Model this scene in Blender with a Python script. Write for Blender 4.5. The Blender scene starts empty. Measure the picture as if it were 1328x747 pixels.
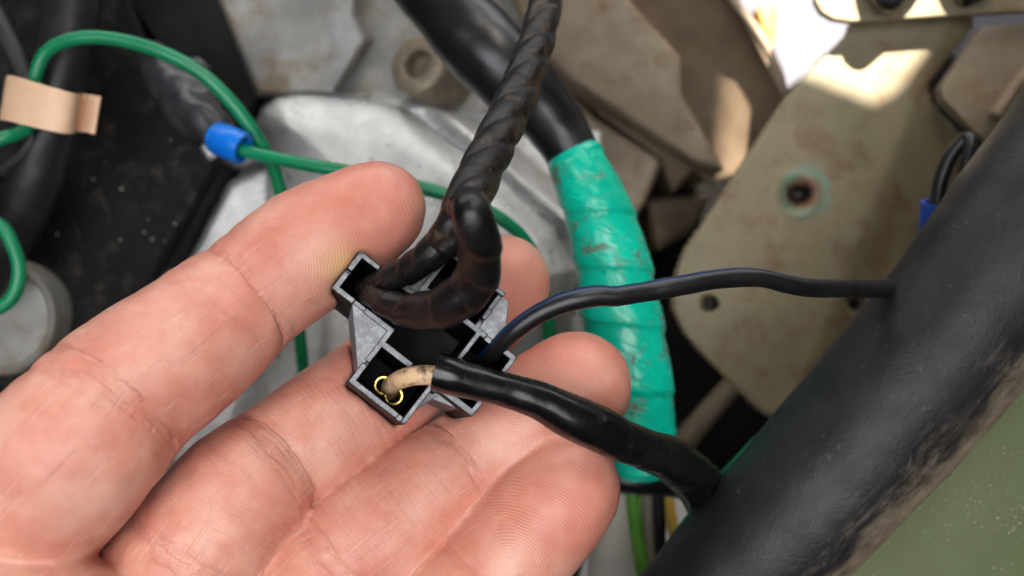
import bpy, bmesh, math, random
import numpy as np
from mathutils import Vector, noise as mnoise

random.seed(7); np.random.seed(7)
scene = bpy.context.scene
COL = scene.collection

# ------------------------------------------------------------------ camera, sky, sun, exposure
MM = 0.001
D = 150.0            # camera height above the connector plane (mm)
K = 0.12             # mm per photo pixel on that plane
cam_d = bpy.data.cameras.new('camera'); cam = bpy.data.objects.new('camera', cam_d); COL.objects.link(cam)
cam.location = (0, 0, D*MM); cam.rotation_euler = (0, 0, 0)
cam_d.sensor_width = 36; cam_d.lens = 36*D/(1328*K)
cam_d.clip_start = 0.005; cam_d.clip_end = 2000
cam_d.dof.use_dof = True; cam_d.dof.focus_distance = (D-9)*MM; cam_d.dof.aperture_fstop = 14.5
scene.camera = cam

SUN_EL, SUN_AZ = math.radians(58), math.radians(8)      # azimuth measured from +Y towards +X
sdir = Vector((math.sin(SUN_AZ)*math.cos(SUN_EL), math.cos(SUN_AZ)*math.cos(SUN_EL), math.sin(SUN_EL)))
world = bpy.data.worlds.new('World'); scene.world = world; world.use_nodes = True
wn = world.node_tree.nodes; wl = world.node_tree.links
sky = wn.new('ShaderNodeTexSky'); sky.sky_type = 'NISHITA'; sky.sun_disc = False
sky.sun_elevation = SUN_EL; sky.sun_rotation = SUN_AZ
sky.air_density = 1.0; sky.dust_density = 7.0; sky.ozone_density = 0.6
bg = wn['Background']; bg.inputs['Strength'].default_value = 0.15
veil = wn.new('ShaderNodeMix'); veil.data_type = 'RGBA'; veil.inputs[0].default_value = .6      # thin even cloud over the whole sky
wl.new(sky.outputs[0], veil.inputs[6]); veil.inputs[7].default_value = (8.6, 9.0, 9.4, 1)
wl.new(veil.outputs[2], bg.inputs['Color'])
sun_d = bpy.data.lights.new('sun', 'SUN'); sun_d.energy = 5; sun_d.angle = math.radians(0.5); sun_d.color = (1, .93, .82)
sun = bpy.data.objects.new('sun', sun_d); COL.objects.link(sun)
sun.rotation_euler = sdir.to_track_quat('Z', 'Y').to_euler(); sun.location = (0.3, 1.2, 1.8)
vs = scene.view_settings
vs.view_transform = 'Standard'; vs.look = 'None'; vs.gamma = 1; vs.use_curve_mapping = False
vs.exposure = 2.4
vs.use_white_balance = True; vs.white_balance_temperature = 6700; vs.white_balance_tint = 8
scene.cycles.max_bounces = 8

# ------------------------------------------------------------------ helpers
def P(px, py, z):
    s = K*(D-z)/D
    return Vector(((px-664)*s, -(py-373.5)*s, z))
def sc(z): return K*(D-z)/D

def lin(c):
    return tuple(((v/255)/12.92 if v/255 <= .04045 else ((v/255+.055)/1.055)**2.4) for v in c)+(1,)

def link_mesh(name, verts, faces, m, parent=None, smooth=True, attrs=None, origin=None):
    """verts in mm, world; makes ONE mesh object whose origin is its centre"""
    v = np.asarray(verts, dtype=np.float64)
    o0 = (v.min(0)+v.max(0))/2 if origin is None else np.array(origin, dtype=float)
    me = bpy.data.meshes.new(name)
    if isinstance(faces, np.ndarray):
        n = len(faces); k = faces.shape[1]
        me.vertices.add(len(v)); me.vertices.foreach_set('co', ((v-o0)*MM).ravel())
        me.loops.add(n*k); me.loops.foreach_set('vertex_index', faces.ravel().astype(np.int32))
        me.polygons.add(n); me.polygons.foreach_set('loop_start', np.arange(0, n*k, k, dtype=np.int32))
        me.update(calc_edges=True)
    else:
        me.from_pydata([tuple(x) for x in (v-o0)*MM], [], faces)
    if attrs:
        for an, (typ, data) in attrs.items():
            a = me.attributes.new(an, typ, 'POINT')
            a.data.foreach_set('vector' if typ == 'FLOAT_VECTOR' else 'value', np.asarray(data, dtype=np.float32).ravel())
    me.validate()
    if smooth: me.polygons.foreach_set('use_smooth', [True]*len(me.polygons))
    me.materials.append(m)
    ob = bpy.data.objects.new(name, me); COL.objects.link(ob)
    w = Vector(o0)*MM
    if parent:
        ob.parent = parent; ob.location = w-world_loc(parent)
    else:
        ob.location = w
    return ob
def world_loc(o):
    l = o.location.copy()
    while o.parent: o = o.parent; l += o.location
    return l
def tag(o, label, cat, group=None, kind=None):
    if kind: o['kind'] = kind
    if label: o['label'] = label
    if cat: o['category'] = cat
    if group: o['group'] = group
    return o
def thing(name, at, label, cat, group=None):
    e = bpy.data.objects.new(name, None); COL.objects.link(e); e.location = Vector(at)*MM
    e.empty_display_size = .005
    return tag(e, label, cat, group)
def recalc(ob):
    bm = bmesh.new(); bm.from_mesh(ob.data); bmesh.ops.recalc_face_normals(bm, faces=bm.faces); bm.to_mesh(ob.data); bm.free()
def bevel(ob, w, seg=2, ang=35):
    b = ob.modifiers.new('bevel', 'BEVEL'); b.width = w*MM; b.segments = seg; b.limit_method = 'ANGLE'; b.angle_limit = math.radians(ang)
    b.harden_normals = False
    return ob
def smooth_angle(ob, deg=40):
    me = ob.data; bm = bmesh.new(); bm.from_mesh(me)
    for f in bm.faces: f.smooth = True
    for e in bm.edges:
        if len(e.link_faces) == 2 and e.calc_face_angle(0) > math.radians(deg): e.smooth = False
    bm.to_mesh(me); bm.free()

def prism(name, poly, zbot, m, parent=None, bev=.6, seg=2):
    """poly: (px,py,z) top corners; sides go straight down to zbot"""
    top = [P(*p) for p in poly]; n = len(top)
    vv = top+[Vector((p.x, p.y, zbot)) for p in top]
    ff = [list(range(n)), list(range(2*n-1, n-1, -1))]+[[i, i+n, (i+1) % n+n, (i+1) % n] for i in range(n)]
    ob = link_mesh(name, vv, ff, m, parent, smooth=False); recalc(ob)
    if bev:
        bevel(ob, bev, seg)
        ob.data.polygons.foreach_set('use_smooth', [True]*len(ob.data.polygons))
        wn_ = ob.modifiers.new('wn', 'WEIGHTED_NORMAL'); wn_.keep_sharp = True
    return ob

def crom(pts, step):
    """Catmull-Rom through points (any dimension) resampled about every `step` in the first 3 dims"""
    p = np.asarray(pts, float)
    q = np.vstack([2*p[0]-p[1], p, 2*p[-1]-p[-2]])
    out = []
    for i in range(1, len(q)-2):
        L = np.linalg.norm((q[i+1]-q[i])[:3]); n = max(2, int(L/step))
        for k in range(n):
            t = k/n
            out.append(.5*((2*q[i])+(-q[i-1]+q[i+1])*t+(2*q[i-1]-5*q[i]+4*q[i+1]-q[i+2])*t*t+(-q[i-1]+3*q[i]-3*q[i+1]+q[i+2])*t**3))
    out.append(p[-1])
    return np.array(out)

def frames(c):
    t = np.gradient(c, axis=0); t /= np.linalg.norm(t, axis=1)[:, None]
    u = np.zeros_like(t)
    a = np.array([0, 0, 1.]) if abs(t[0][2]) < .9 else np.array([1., 0, 0])
    v = a-t[0]*a.dot(t[0]); u[0] = v/np.linalg.norm(v)
    for i in range(1, len(t)):
        v = u[i-1]-t[i]*u[i-1].dot(t[i]); u[i] = v/np.linalg.norm(v)
    return t, u, np.cross(t, u)

def tube(name, pts, m, parent=None, n=20, step=.8, wob=0, wl_=6, helix=None, flat=1.0, hollow=False, extra=None, seed=0):
    """pts: (px,py,z,r_px).  helix=(pitch_mm, amp_mm, kind)"""
    q = np.array([[*P(p[0], p[1], p[2]), p[3]*sc(p[2])] for p in pts])
    s = crom(q, step); c = s[:, :3]; r = s[:, 3]
    t, u, w = frames(c)
    arc = np.concatenate([[0], np.cumsum(np.linalg.norm(np.diff(c, axis=0), axis=1))])
    N = len(c); th = np.arange(n)*2*math.pi/n
    V = np.zeros((N, n, 3)); ang = np.zeros((N, n)); LN = np.zeros((N, n))
    lx = np.cross(t, [0, 0, 1.]); lx /= np.maximum(np.linalg.norm(lx, axis=1), 1e-6)[:, None]
    for j, a in enumerate(th):
        d = u*math.cos(a)+w*math.sin(a)*flat
        rr = r.copy()
        if helix:
            wand = helix[4] if len(helix) > 4 else 0
            ph = (arc/helix[0]+helix[3]*a/(2*math.pi)+wand*np.sin(arc*.9/helix[0]*2.1+seed)+wand*.6*np.sin(a+seed+arc*.3)) % 1.0
            if helix[2] == 'rope': rr = rr+helix[1]*(np.abs(np.sin(ph*math.pi))**.6-.6)
            else: rr = rr+helix[1]*(np.clip(ph*1.08, 0, 1)-.5-np.clip((ph-.93)/.07, 0, 1))
        if wob:
            for i in range(N):
                pt = Vector(c[i]+d[i]*r[i])/wl_+Vector((seed*7.3, 0, seed*3.1))
                rr[i] += wob*(mnoise.noise(pt)+.5*mnoise.noise(pt*2.3))
        if extra is not None: rr = rr+extra(arc, a, arc[-1])
        V[:, j] = c+d*rr[:, None]
        ang[:, j] = (d*lx).sum(1); LN[:, j] = arc
    verts = list(V.reshape(-1, 3)); faces = []
    for i in range(N-1):
        for j in range(n):
            k = (j+1) % n
            faces.append((i*n+j, i*n+k, (i+1)*n+k, (i+1)*n+j))
    A = list(ang.ravel()); B = list(LN.ravel())
    for end, i in ((0, 0), (1, N-1)):
        base = i*n; b = len(verts)
        sg = -1 if end == 0 else 1
        if hollow:
            for fac, dep in ((.72, 0), (.70, -r[i]*1.6)):
                for j in range(n): verts.append(c[i]+(V[i, j]-c[i])*fac+t[i]*sg*dep); A.append(0); B.append(B[base])
            ring0, ring1, ring2 = [base+j for j in range(n)], [b+j for j in range(n)], [b+n+j for j in range(n)]
            for j in range(n):
                k = (j+1) % n
                for ra, rb in ((ring0, ring1), (ring1, ring2)):
                    faces.append((ra[j], ra[k], rb[k], rb[j]))
            faces.append(ring2)
        else:
            prev = [base+j for j in range(n)]
            for fac, dep in ((.86, .38), (.5, .62)):
                b = len(verts)
                for j in range(n): verts.append(c[i]+(V[i, j]-c[i])*fac+t[i]*sg*dep*r[i]*.6); A.append(0); B.append(B[base])
                cur = [b+j for j in range(n)]
                for j in range(n):
                    k = (j+1) % n; faces.append((prev[j], prev[k], cur[k], cur[j]))
                prev = cur
            faces.append(prev)
    ob = link_mesh(name, verts, faces, m, parent, attrs={'ang': ('FLOAT', A), 'len': ('FLOAT', B)})
    recalc(ob); smooth_angle(ob, 30 if helix and helix[2] == 'lap' else 70)
    return ob

def field(name, x0, x1, y0, y1, step, f, m, parent=None, inside=None, thick=0):
    """height-field sheet over the photo rectangle, z=f(px,py); kept where inside(px,py)"""
    xs = np.arange(x0, x1+.01, step); ys = np.arange(y0, y1+.01, step)
    X, Y = np.meshgrid(xs, ys); Z = f(X, Y)
    s = K*(D-Z)/D
    V = np.stack([(X-664)*s, -(Y-373.5)*s, Z], -1).reshape(-1, 3)
    ny, nx = X.shape
    idx = np.arange(ny*nx).reshape(ny, nx)
    F = np.stack([idx[:-1, :-1], idx[1:, :-1], idx[1:, 1:], idx[:-1, 1:]], -1).reshape(-1, 4)
    if inside is not None:
        ok = inside(X, Y).ravel(); F = F[ok[F].all(1)]
        used = np.zeros(len(V), bool); used[F.ravel()] = True
        mp = np.cumsum(used)-1; V = V[used]; F = mp[F]
    ob = link_mesh(name, V, F.astype(np.int32), m, parent)
    if thick:
        so = ob.modifiers.new('thick', 'SOLIDIFY'); so.thickness = thick*MM; so.offset = -1
    return ob

def sdpoly(X, Y, poly):
    """signed distance (px) to a polygon, negative inside"""
    p = np.array(poly, float); d = np.full(X.shape, 1e9); ins = np.zeros(X.shape, bool)
    for i in range(len(p)):
        a, b = p[i], p[(i+1) % len(p)]
        e = b-a; wx, wy = X-a[0], Y-a[1]
        t = np.clip((wx*e[0]+wy*e[1])/(e@e), 0, 1)
        d = np.minimum(d, np.hypot(wx-e[0]*t, wy-e[1]*t))
        c = (a[1] > Y) != (b[1] > Y)
        with np.errstate(divide='ignore', invalid='ignore'):
            ins ^= c & (X < (b[0]-a[0])*(Y-a[1])/(b[1]-a[1]+1e-12)+a[0])
    return np.where(ins, -d, d)
def rise(d, w): # 0 outside .. 1 inside over width w (rounded shoulder)
    t = np.clip(-d/w, 0, 1); return np.sqrt(1-(1-t)**2)
def sm(x): x = np.clip(x, 0, 1); return x*x*(3-2*x)

# ------------------------------------------------------------------ materials
class NT:
    def __init__(s, name):
        s.m = bpy.data.materials.new(name); s.m.use_nodes = True
        s.n = s.m.node_tree.nodes; s.l = s.m.node_tree.links; s.b = s.n['Principled BSDF']
        tc = s.n.new('ShaderNodeTexCoord'); mp = s.n.new('ShaderNodeVectorMath'); mp.operation = 'SCALE'; mp.inputs['Scale'].default_value = 1000
        s.l.new(tc.outputs['Object'], mp.inputs[0]); s.co = mp.outputs[0]
    def noise(s, size, detail=4, rough=.55, vec=None, dist=0, scl=None):
        nd = s.n.new('ShaderNodeTexNoise'); nd.inputs['Scale'].default_value = 1/size; nd.inputs['Detail'].default_value = detail
        nd.inputs['Roughness'].default_value = rough; nd.inputs['Distortion'].default_value = dist
        v = vec or s.co
        if scl: 
            mu = s.n.new('ShaderNodeVectorMath'); mu.operation = 'MULTIPLY'; s.l.new(v, mu.inputs[0]); mu.inputs[1].default_value = scl; v = mu.outputs[0]
        s.l.new(v, nd.inputs['Vector']); return nd.outputs['Fac']
    def ramp(s, fac, stops):
        r = s.n.new('ShaderNodeValToRGB'); e = r.color_ramp.elements
        while len(e) < len(stops): e.new(.5)
        for k, (p, c) in enumerate(stops): e[k].position = p; e[k].color = c if len(c) == 4 else tuple(c)+(1,)
        s.l.new(fac, r.inputs[0]); return r.outputs[0]
    def mask(s, fac, a, b):
        mr = s.n.new('ShaderNodeMapRange'); mr.interpolation_type = 'SMOOTHSTEP'
        mr.inputs['From Min'].default_value = a; mr.inputs['From Max'].default_value = b
        s.l.new(fac, mr.inputs['Value']); return mr.outputs['Result']
    def mix(s, fac, a, b, mode='MIX'):
        mx = s.n.new('ShaderNodeMix'); mx.data_type = 'RGBA'; mx.blend_type = mode
        for val, sock in ((fac, mx.inputs[0]), (a, mx.inputs[6]), (b, mx.inputs[7])):
            if isinstance(val, (int, float)): sock.default_value = val
            elif isinstance(val, tuple): sock.default_value = val
            else: s.l.new(val, sock)
        return mx.outputs[2]
    def math(s, op, a, b=None, c=None):
        mt = s.n.new('ShaderNodeMath'); mt.operation = op
        for i, v in enumerate((a, b, c)):
            if v is None: continue
            if isinstance(v, (int, float)): mt.inputs[i].default_value = v
            else: s.l.new(v, mt.inputs[i])
        return mt.outputs[0]
    def attr(s, name, out='Fac'):
        a = s.n.new('ShaderNodeAttribute'); a.attribute_name = name; return a.outputs[out]
    def set(s, sock, v):
        if isinstance(v, (int, float, tuple)): s.b.inputs[sock].default_value = v
        else: s.l.new(v, s.b.inputs[sock])
    def bump(s, h, dist, strength=1.0, prev=None):
        bp = s.n.new('ShaderNodeBump'); bp.inputs['Distance'].default_value = dist*MM; bp.inputs['Strength'].default_value = strength
        s.l.new(h, bp.inputs['Height'])
        if prev: s.l.new(prev, bp.inputs['Normal'])
        s.l.new(bp.outputs[0], s.b.inputs['Normal']); return bp.outputs[0]
    def dist_to(s, pt):
        """distance in mm, in the sheet's plane, to a world point, for painted or rusted rings and shade-dark holes (object coords + given offset)"""
        vm = s.n.new('ShaderNodeVectorMath'); vm.operation = 'DISTANCE'; mu = s.n.new('ShaderNodeVectorMath'); mu.operation = 'MULTIPLY'; s.l.new(s.co, mu.inputs[0]); mu.inputs[1].default_value = (1, 1, 0)
        s.l.new(mu.outputs[0], vm.inputs[0]); vm.inputs[1].default_value = (pt[0], pt[1], 0)
        return vm.outputs['Value']

def grime(name, c1, c2, size, rough=(.4, .6), metal=0., bump=.1, bsize=1., dirt=None, dsize=6., dlim=(.52, .7), spec=None, coat=0, fine=None):
    t = NT(name)
    n1 = t.noise(size, 6, .6)
    col = t.ramp(n1, [(.3, lin(c1)), (.7, lin(c2))])
    rg = t.mask(t.noise(size*.7, 5), .3, .7)
    mr = t.n.new('ShaderNodeMapRange'); t.l.new(rg, mr.inputs['Value']); mr.inputs['To Min'].default_value = rough[0]; mr.inputs['To Max'].default_value = rough[1]
    rgh = mr.outputs['Result']
    if fine: col = t.mix(t.math('MULTIPLY', t.mask(t.noise(fine[1], 3, .7), fine[2], fine[2]+.12), fine[3] if len(fine) > 3 else .6), col, lin(fine[0]))
    if dirt:
        dm = t.mask(t.noise(dsize, 8, .68, dist=.4), *dlim)
        col = t.mix(dm, col, lin(dirt)); rgh = t.math('MAXIMUM', rgh, t.math('MULTIPLY', dm, .85))
        if metal: t.set('Metallic', t.math('MULTIPLY', t.math('SUBTRACT', 1.0, dm), metal))
    elif metal: t.set('Metallic', metal)
    t.set('Base Color', col); t.set('Roughness', rgh)
    if spec is not None: t.set('Specular IOR Level', spec)
    if coat: t.set('Coat Weight', coat); t.set('Coat Roughness', .15)
    if bump: t.bump(t.noise(bsize, 5, .6), bump)
    return t

M = {}
M['alu'] = grime('cast_aluminium', (184, 184, 184), (226, 226, 224), 9, (.26, .42), .72, .25, .5, dirt=(104, 100, 94), dsize=14, dlim=(.58, .78), fine=((90, 88, 85), .6, .6, .45)).m
M['alu_old'] = grime('weathered_aluminium', (120, 119, 117), (158, 156, 152), 10, (.45, .6), .5, .15, .6, dirt=(120, 104, 84), dsize=12, dlim=(.46, .68), fine=((70, 66, 60), .8, .64, .5)).m
M['bolt'] = grime('dull_steel', (120, 110, 98), (160, 148, 130), 4, (.4, .6), .6, .1, .5, dirt=(110, 92, 70), dsize=5, dlim=(.45, .65)).m
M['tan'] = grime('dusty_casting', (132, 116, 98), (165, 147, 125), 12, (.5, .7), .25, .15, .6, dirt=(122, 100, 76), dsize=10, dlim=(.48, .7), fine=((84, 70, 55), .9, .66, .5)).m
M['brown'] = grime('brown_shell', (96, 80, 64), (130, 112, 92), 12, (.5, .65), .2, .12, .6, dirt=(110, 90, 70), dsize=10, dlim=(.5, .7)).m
M['black_plastic'] = grime('black_plastic', (8, 8, 9), (13, 13, 14), 6, (.45, .6), 0, .04, .3, spec=.15, fine=((40, 41, 44), .5, .66, .3)).m
M['housing'] = grime('worn_sky_sheen_plastic', (50, 52, 57), (84, 86, 92), 3, (.3, .45), 0, .05, .35, spec=.9, fine=((150, 152, 158), .7, .5, .4)).m  # paler than the cavity plastic: wear plus sky sheen in the colour
M['black_box'] = grime('dusty_black_box', (9, 9, 9), (17, 16, 16), 8, (.6, .75), 0, .15, .7, dirt=(54, 50, 45), dsize=5.5, dlim=(.49, .72), spec=.2, fine=((60, 54, 46), .9, .66, .5)).m
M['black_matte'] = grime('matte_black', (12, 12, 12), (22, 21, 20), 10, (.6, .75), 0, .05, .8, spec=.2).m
M['rubber'] = grime('black_rubber', (15, 15, 17), (22, 22, 25), 8, (.3, .42), 0, .03, .8, dirt=(50, 47, 42), dsize=9, dlim=(.66, .9), fine=((84, 82, 80), .5, .72, .35), spec=.6).m
M['rubber_dusty'] = grime('dusty_rubber', (20, 20, 22), (30, 30, 32), 8, (.4, .5), 0, .04, .8, dirt=(58, 54, 49), dsize=7, dlim=(.56, .85), spec=.5).m
M['cloth_tape'] = grime('grey_black_tape', (38, 38, 42), (58, 58, 62), 6, (.32, .46), 0, .06, 1., dirt=(84, 80, 76), dsize=6, dlim=(.56, .8)).m
M['tape_black'] = grime('black_tape', (11, 10, 11), (18, 16, 17), 5, (.3, .46), 0, .10, 1.2, dirt=(50, 44, 41), dsize=3.2, dlim=(.55, .8), fine=((110, 102, 94), .35, .66, .4), spec=.42).m
M['wrap'] = grime('spiral_wrap', (13, 10, 9), (24, 19, 16), 5, (.34, .5), 0, .12, .7, dirt=(92, 74, 54), dsize=3.2, dlim=(.5, .74), spec=.35).m
M['sleeve'] = grime('heat_shrink', (10, 10, 11), (15, 15, 16), 6, (.2, .32), 0, .03, 1.4, dirt=(62, 58, 54), dsize=4.0, dlim=(.56, .82), fine=((120, 114, 108), .3, .66, .45), spec=.5).m
M['green_wire'] = grime('green_insulation', (0, 118, 76), (2, 132, 88), 6, (.3, .4), 0, .02, .8, spec=.5).m
M['lime_wire'] = grime('lime_insulation', (70, 128, 40), (92, 150, 52), 6, (.4, .5), 0, .02, .8).m
M['yellow_wire'] = grime('ochre_insulation', (190, 150, 60), (210, 172, 84), 6, (.4, .5), 0, .02, .8).m
M['grey_wire'] = grime('grey_insulation', (118, 110, 98), (140, 132, 118), 6, (.4, .5), 0, .02, .8).m
M['black_wire'] = grime('black_insulation', (14, 14, 15), (22, 22, 24), 6, (.32, .45), 0, .03, .8, fine=((96, 92, 88), .4, .7, .35)).m
M['cream_wire'] = grime('cream_insulation', (214, 176, 134), (228, 196, 158), 4, (.4, .5), 0, .03, .6, dirt=(84, 58, 38), dsize=2.0, dlim=(.44, .66)).m
M['beige'] = grime('beige_plastic', (222, 180, 146), (234, 196, 164), 8, (.4, .5), 0, .03, .8).m
M['blue'] = grime('blue_plastic', (0, 104, 208), (0, 120, 222), 5, (.3, .4), 0, .02, .8).m
M['blue_dark'] = grime('dark_blue_plastic', (24, 62, 150), (34, 78, 172), 5, (.4, .5), 0, .02, .8).m
M['brass'] = grime('brass', (216, 180, 84), (236, 206, 116), 2, (.2, .32), 1.0, .02, .3).m
M['olive'] = grime('olive_paint', (86, 94, 62), (96, 104, 71), 14, (.45, .58), 0, .03, .5, dirt=(112, 108, 82), dsize=9, dlim=(.56, .85), fine=((140, 138, 118), .4, .7, .5), spec=.3).m
M['white'] = grime('white_ground', (232, 232, 234), (240, 240, 242), 8, (.5, .6), 0, .02, 1).m
M['pale'] = grime('pale_plastic', (170, 166, 158), (190, 186, 178), 8, (.45, .55), 0, .02, 1).m
M['orange'] = grime('orange_plastic', (206, 120, 26), (226, 150, 50), 8, (.4, .5), 0, .02, 1).m
M['ground'] = grime('pale_concrete', (92, 92, 102), (104, 104, 114), 60, (.8, .9), 0, .5, 6).m
M['sand'] = grime('sand_grain', (40, 38, 34), (232, 226, 212), .35, (.6, .8), 0, 0).m
M['dark'] = grime('gap_shade', (14, 13, 12), (24, 22, 20), 10, (.7, .8), 0, .05, 2, spec=.2).m
M['shade_screen'] = grime('olive_sheet', (84, 90, 66), (96, 102, 76), 40, (.5, .6), 0, 0).m

# green electrical tape: glossy, dirty, wrinkled
t = NT('green_tape')
col = t.ramp(t.noise(9, 5), [(.3, lin((0, 178, 148))), (.7, lin((0, 204, 174)))])
d1 = t.mask(t.noise(7, 8, .7, dist=.6), .54, .66); col = t.mix(t.math('MULTIPLY', d1, .85), col, lin((104, 96, 82)))
d2 = t.mask(t.noise(2.2, 6, .7), .63, .76); col = t.mix(t.math('MULTIPLY', d2, .6), col, lin((70, 76, 66)))
t.set('Base Color', col); t.set('Roughness', t.math('ADD', t.math('MULTIPLY', d1, .35), .2))
cmb = t.n.new('ShaderNodeCombineXYZ'); t.l.new(t.math('ADD', t.attr('len'), t.math('MULTIPLY', t.attr('ang'), 7.0)), cmb.inputs[0]); t.l.new(t.math('MULTIPLY', t.attr('ang'), 5.0), cmb.inputs[1])
nw = t.noise(3.6, 3, .5, dist=.5, vec=cmb.outputs[0], scl=(1.0, .42, 1))
lines = t.mask(t.math('ABSOLUTE', t.math('SUBTRACT', nw, .5)), 0, .045)
b0 = t.bump(t.noise(6, 3, .5), .4); b1 = t.bump(lines, .11, prev=b0); t.bump(t.noise(.6, 4), .03, prev=b1)
M['green_tape'] = t.m

# big hose: dirt on the side that lies on the panel
t = NT('dirty_hose_rubber')
ang = t.attr('ang')
col = t.ramp(t.noise(14, 6, .6), [(.3, lin((17, 17, 20))), (.7, lin((28, 28, 32)))])
sc_ = t.mask(t.noise(1.1, 5, .7, scl=(1, .35, 1)), .6, .74); col = t.mix(t.math('MULTIPLY', sc_, .4), col, lin((104, 100, 98)))
du = t.mask(t.noise(11, 7, .7, dist=.5), .5, .78); col = t.mix(t.math('MULTIPLY', du, .35), col, lin((70, 62, 54)))
hv = t.n.new('ShaderNodeCombineXYZ'); t.l.new(t.attr('len'), hv.inputs[0]); t.l.new(t.math('MULTIPLY', ang, 13.), hv.inputs[1])
edge = t.math('ADD', t.math('MULTIPLY', ang, 1.0), t.math('MULTIPLY', t.math('SUBTRACT', t.noise(6, 9, .72, vec=hv.outputs[0], scl=(.55, 1.4, 1), dist=.25), .5), 1.7))
streak = t.mask(t.noise(1.0, 6, .65, vec=hv.outputs[0], scl=(.14, .9, 1)), .5, .78)
col = t.mix(t.math('MULTIPLY', t.math('MULTIPLY', streak, t.mask(edge, -.5, .6)), .5), col, lin((104, 94, 86)))
dm = t.mask(edge, .22, .98); col = t.mix(t.math('MULTIPLY', dm, .9), col, t.ramp(t.noise(2.5, 6, .7), [(.3, lin((116, 100, 82))), (.7, lin((160, 142, 120)))]))
t.set('Base Color', col); t.set('Roughness', t.math('ADD', t.math('MULTIPLY', dm, .38), t.math('MULTIPLY_ADD', t.noise(5, 5), .3, .32))); t.set('Specular IOR Level', .38); t.bump(t.noise(.7, 6, .65), .12)
M['hose'] = t.m
HOSE = t

# two-tone wire with a blue trace on its upper side
t = NT('blue_trace_insulation')
col = t.ramp(t.noise(5, 4), [(.3, lin((18, 16, 18))), (.7, lin((27, 23, 25)))])
bm_ = t.mask(t.math('ADD', t.attr('ang'), t.math('MULTIPLY', t.math('SINE', t.math('MULTIPLY', t.attr('len'), .05)), -.3)), -.78, -1.0)
col = t.mix(bm_, col, lin((14, 42, 74)))
t.set('Base Color', col); t.set('Roughness', .36); t.bump(t.noise(.8, 4), .03)
M['trace_wire'] = t.m

# ------------------------------------------------------------------ the setting
g = link_mesh('ground', [(-60000, -60000, -420), (60000, -60000, -420), (60000, 60000, -420), (-60000, 60000, -420)], [(0, 1, 2, 3)], M['ground'])
g['kind'] = 'structure'

from mathutils.geometry import tessellate_polygon
RZ = 420
def at_sun(px, py, z, Z=RZ):   # where the sun ray through a point crosses the height Z
    p = P(px, py, z); return p+sdir*((Z-z)/sdir.z)
# added unseen screen shading the bay, cut open overhead and for the sun patches
outer = [(-2600, -2600), (2600, -2600), (2600, 2600), (-2600, 2600)]
light = [(-300, -190), (170, -190), (170, 60), (130, 100), (-300, 100)]
gap = [at_sun(*q, -72).to_2d() for q in [(1002, 60), (1024, 100), (1060, 116), (1132, 146), (1160, 128), (1214, 54), (1246, 10), (1310, -60)]]
gap = [tuple(q) for q in gap]+[(gap[-1][0]+220, gap[-1][1]+420), (gap[0][0]-10, gap[0][1]+520)]
loops = [[Vector((x, y, RZ)) for x, y in q] for q in (outer, light, gap)]
tri = tessellate_polygon(loops)
rf = link_mesh('shade_screen', [v for L in loops for v in L], [tuple(t_) for t_ in tri], M['shade_screen'], smooth=False)
recalc(rf); so = rf.modifiers.new('thick', 'SOLIDIFY'); so.thickness = .004; rf['kind'] = 'structure'
for (x0, x1, y0, y1) in ((-2590, -2550, -2590, 2590), (2550, 2590, -2590, 2590), (-2549, 2549, -2590, -2550)):   # added unseen side screens against low sky light; the far side stays open
    w = link_mesh('side_screen', [(x, y, z) for z in (-419, RZ-6) for x, y in ((x0, y0), (x1, y0), (x1, y1), (x0, y1))],
                  [(3, 2, 1, 0), (4, 5, 6, 7), (0, 1, 5, 4), (1, 2, 6, 5), (2, 3, 7, 6), (3, 0, 4, 7)], M['shade_screen'], smooth=False)
    w['kind'] = 'structure'

# ------------------------------------------------------------------ engine case (cast aluminium), with bolt
ec = thing('engine_case', P(480, 260, -95), 'silver cast aluminium engine case with a rounded lobe behind the index finger', 'engine case')
LOBE = [(330, 165), (338, 140), (356, 125), (390, 119), (470, 126), (520, 142), (590, 186), (660, 238), (722, 296), (748, 350), (740, 430), (690, 520), (600, 610), (480, 660), (330, 660), (300, 560), (330, 420), (352, 300), (346, 220)]
DECK = [(255, -60), (470, -60), (466, 20), (482, 52), (436, 128), (330, 128)]
FLG = [(480, 118), (560, 128), (640, 170), (790, 300), (820, 420), (700, 640), (250, 680), (190, 560), (215, 400), (240, 330), (290, 232), (345, 205), (400, 160)]
def zcase(X, Y):
    z = np.full(X.shape, -100.)
    z += 14*rise(sdpoly(X, Y, FLG), 16)
    L_ = sdpoly(X, Y, LOBE)
    z = np.where(L_ < 0, np.maximum(z, -83+15*rise(L_, 120)), z)
    # trough and raised rib that run beside the lobe
    e = np.array([190., 165.]); e /= np.linalg.norm(e); w = (X-560)*(-e[1])+(Y-150)*e[0]; s = (X-560)*e[0]+(Y-150)*e[1]
    z += 4.5*np.exp(-((w+12)/9)**2)*sm((s+30)/60)-3*np.exp(-((w-12)/13)**2)*sm((s+40)/60)
    z += 1.2*np.sin(X*.017+1)*np.sin(Y*.021)
    return z
field('case_casting', 150, 810, 90, 700, 4, zcase, M['alu'], ec, inside=lambda X, Y: (X < 770+Y*.06) & ~((X > 700) & (Y < 170)))
field('upper_deck', 240, 700, -70, 190, 4, lambda X, Y: -94+15*rise(sdpoly(X, Y, DECK), 9)+1.0*np.sin(X*.03)*np.cos(Y*.04)+6*sm((X-640)/80), M['alu_old'], ec,
      inside=lambda X, Y: (sdpoly(X, Y, [(235, -80), (760, -80), (760, 10), (690, 140), (600, 150), (560, 148), (470, 122), (430, 126), (330, 130)]) < 0))
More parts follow.
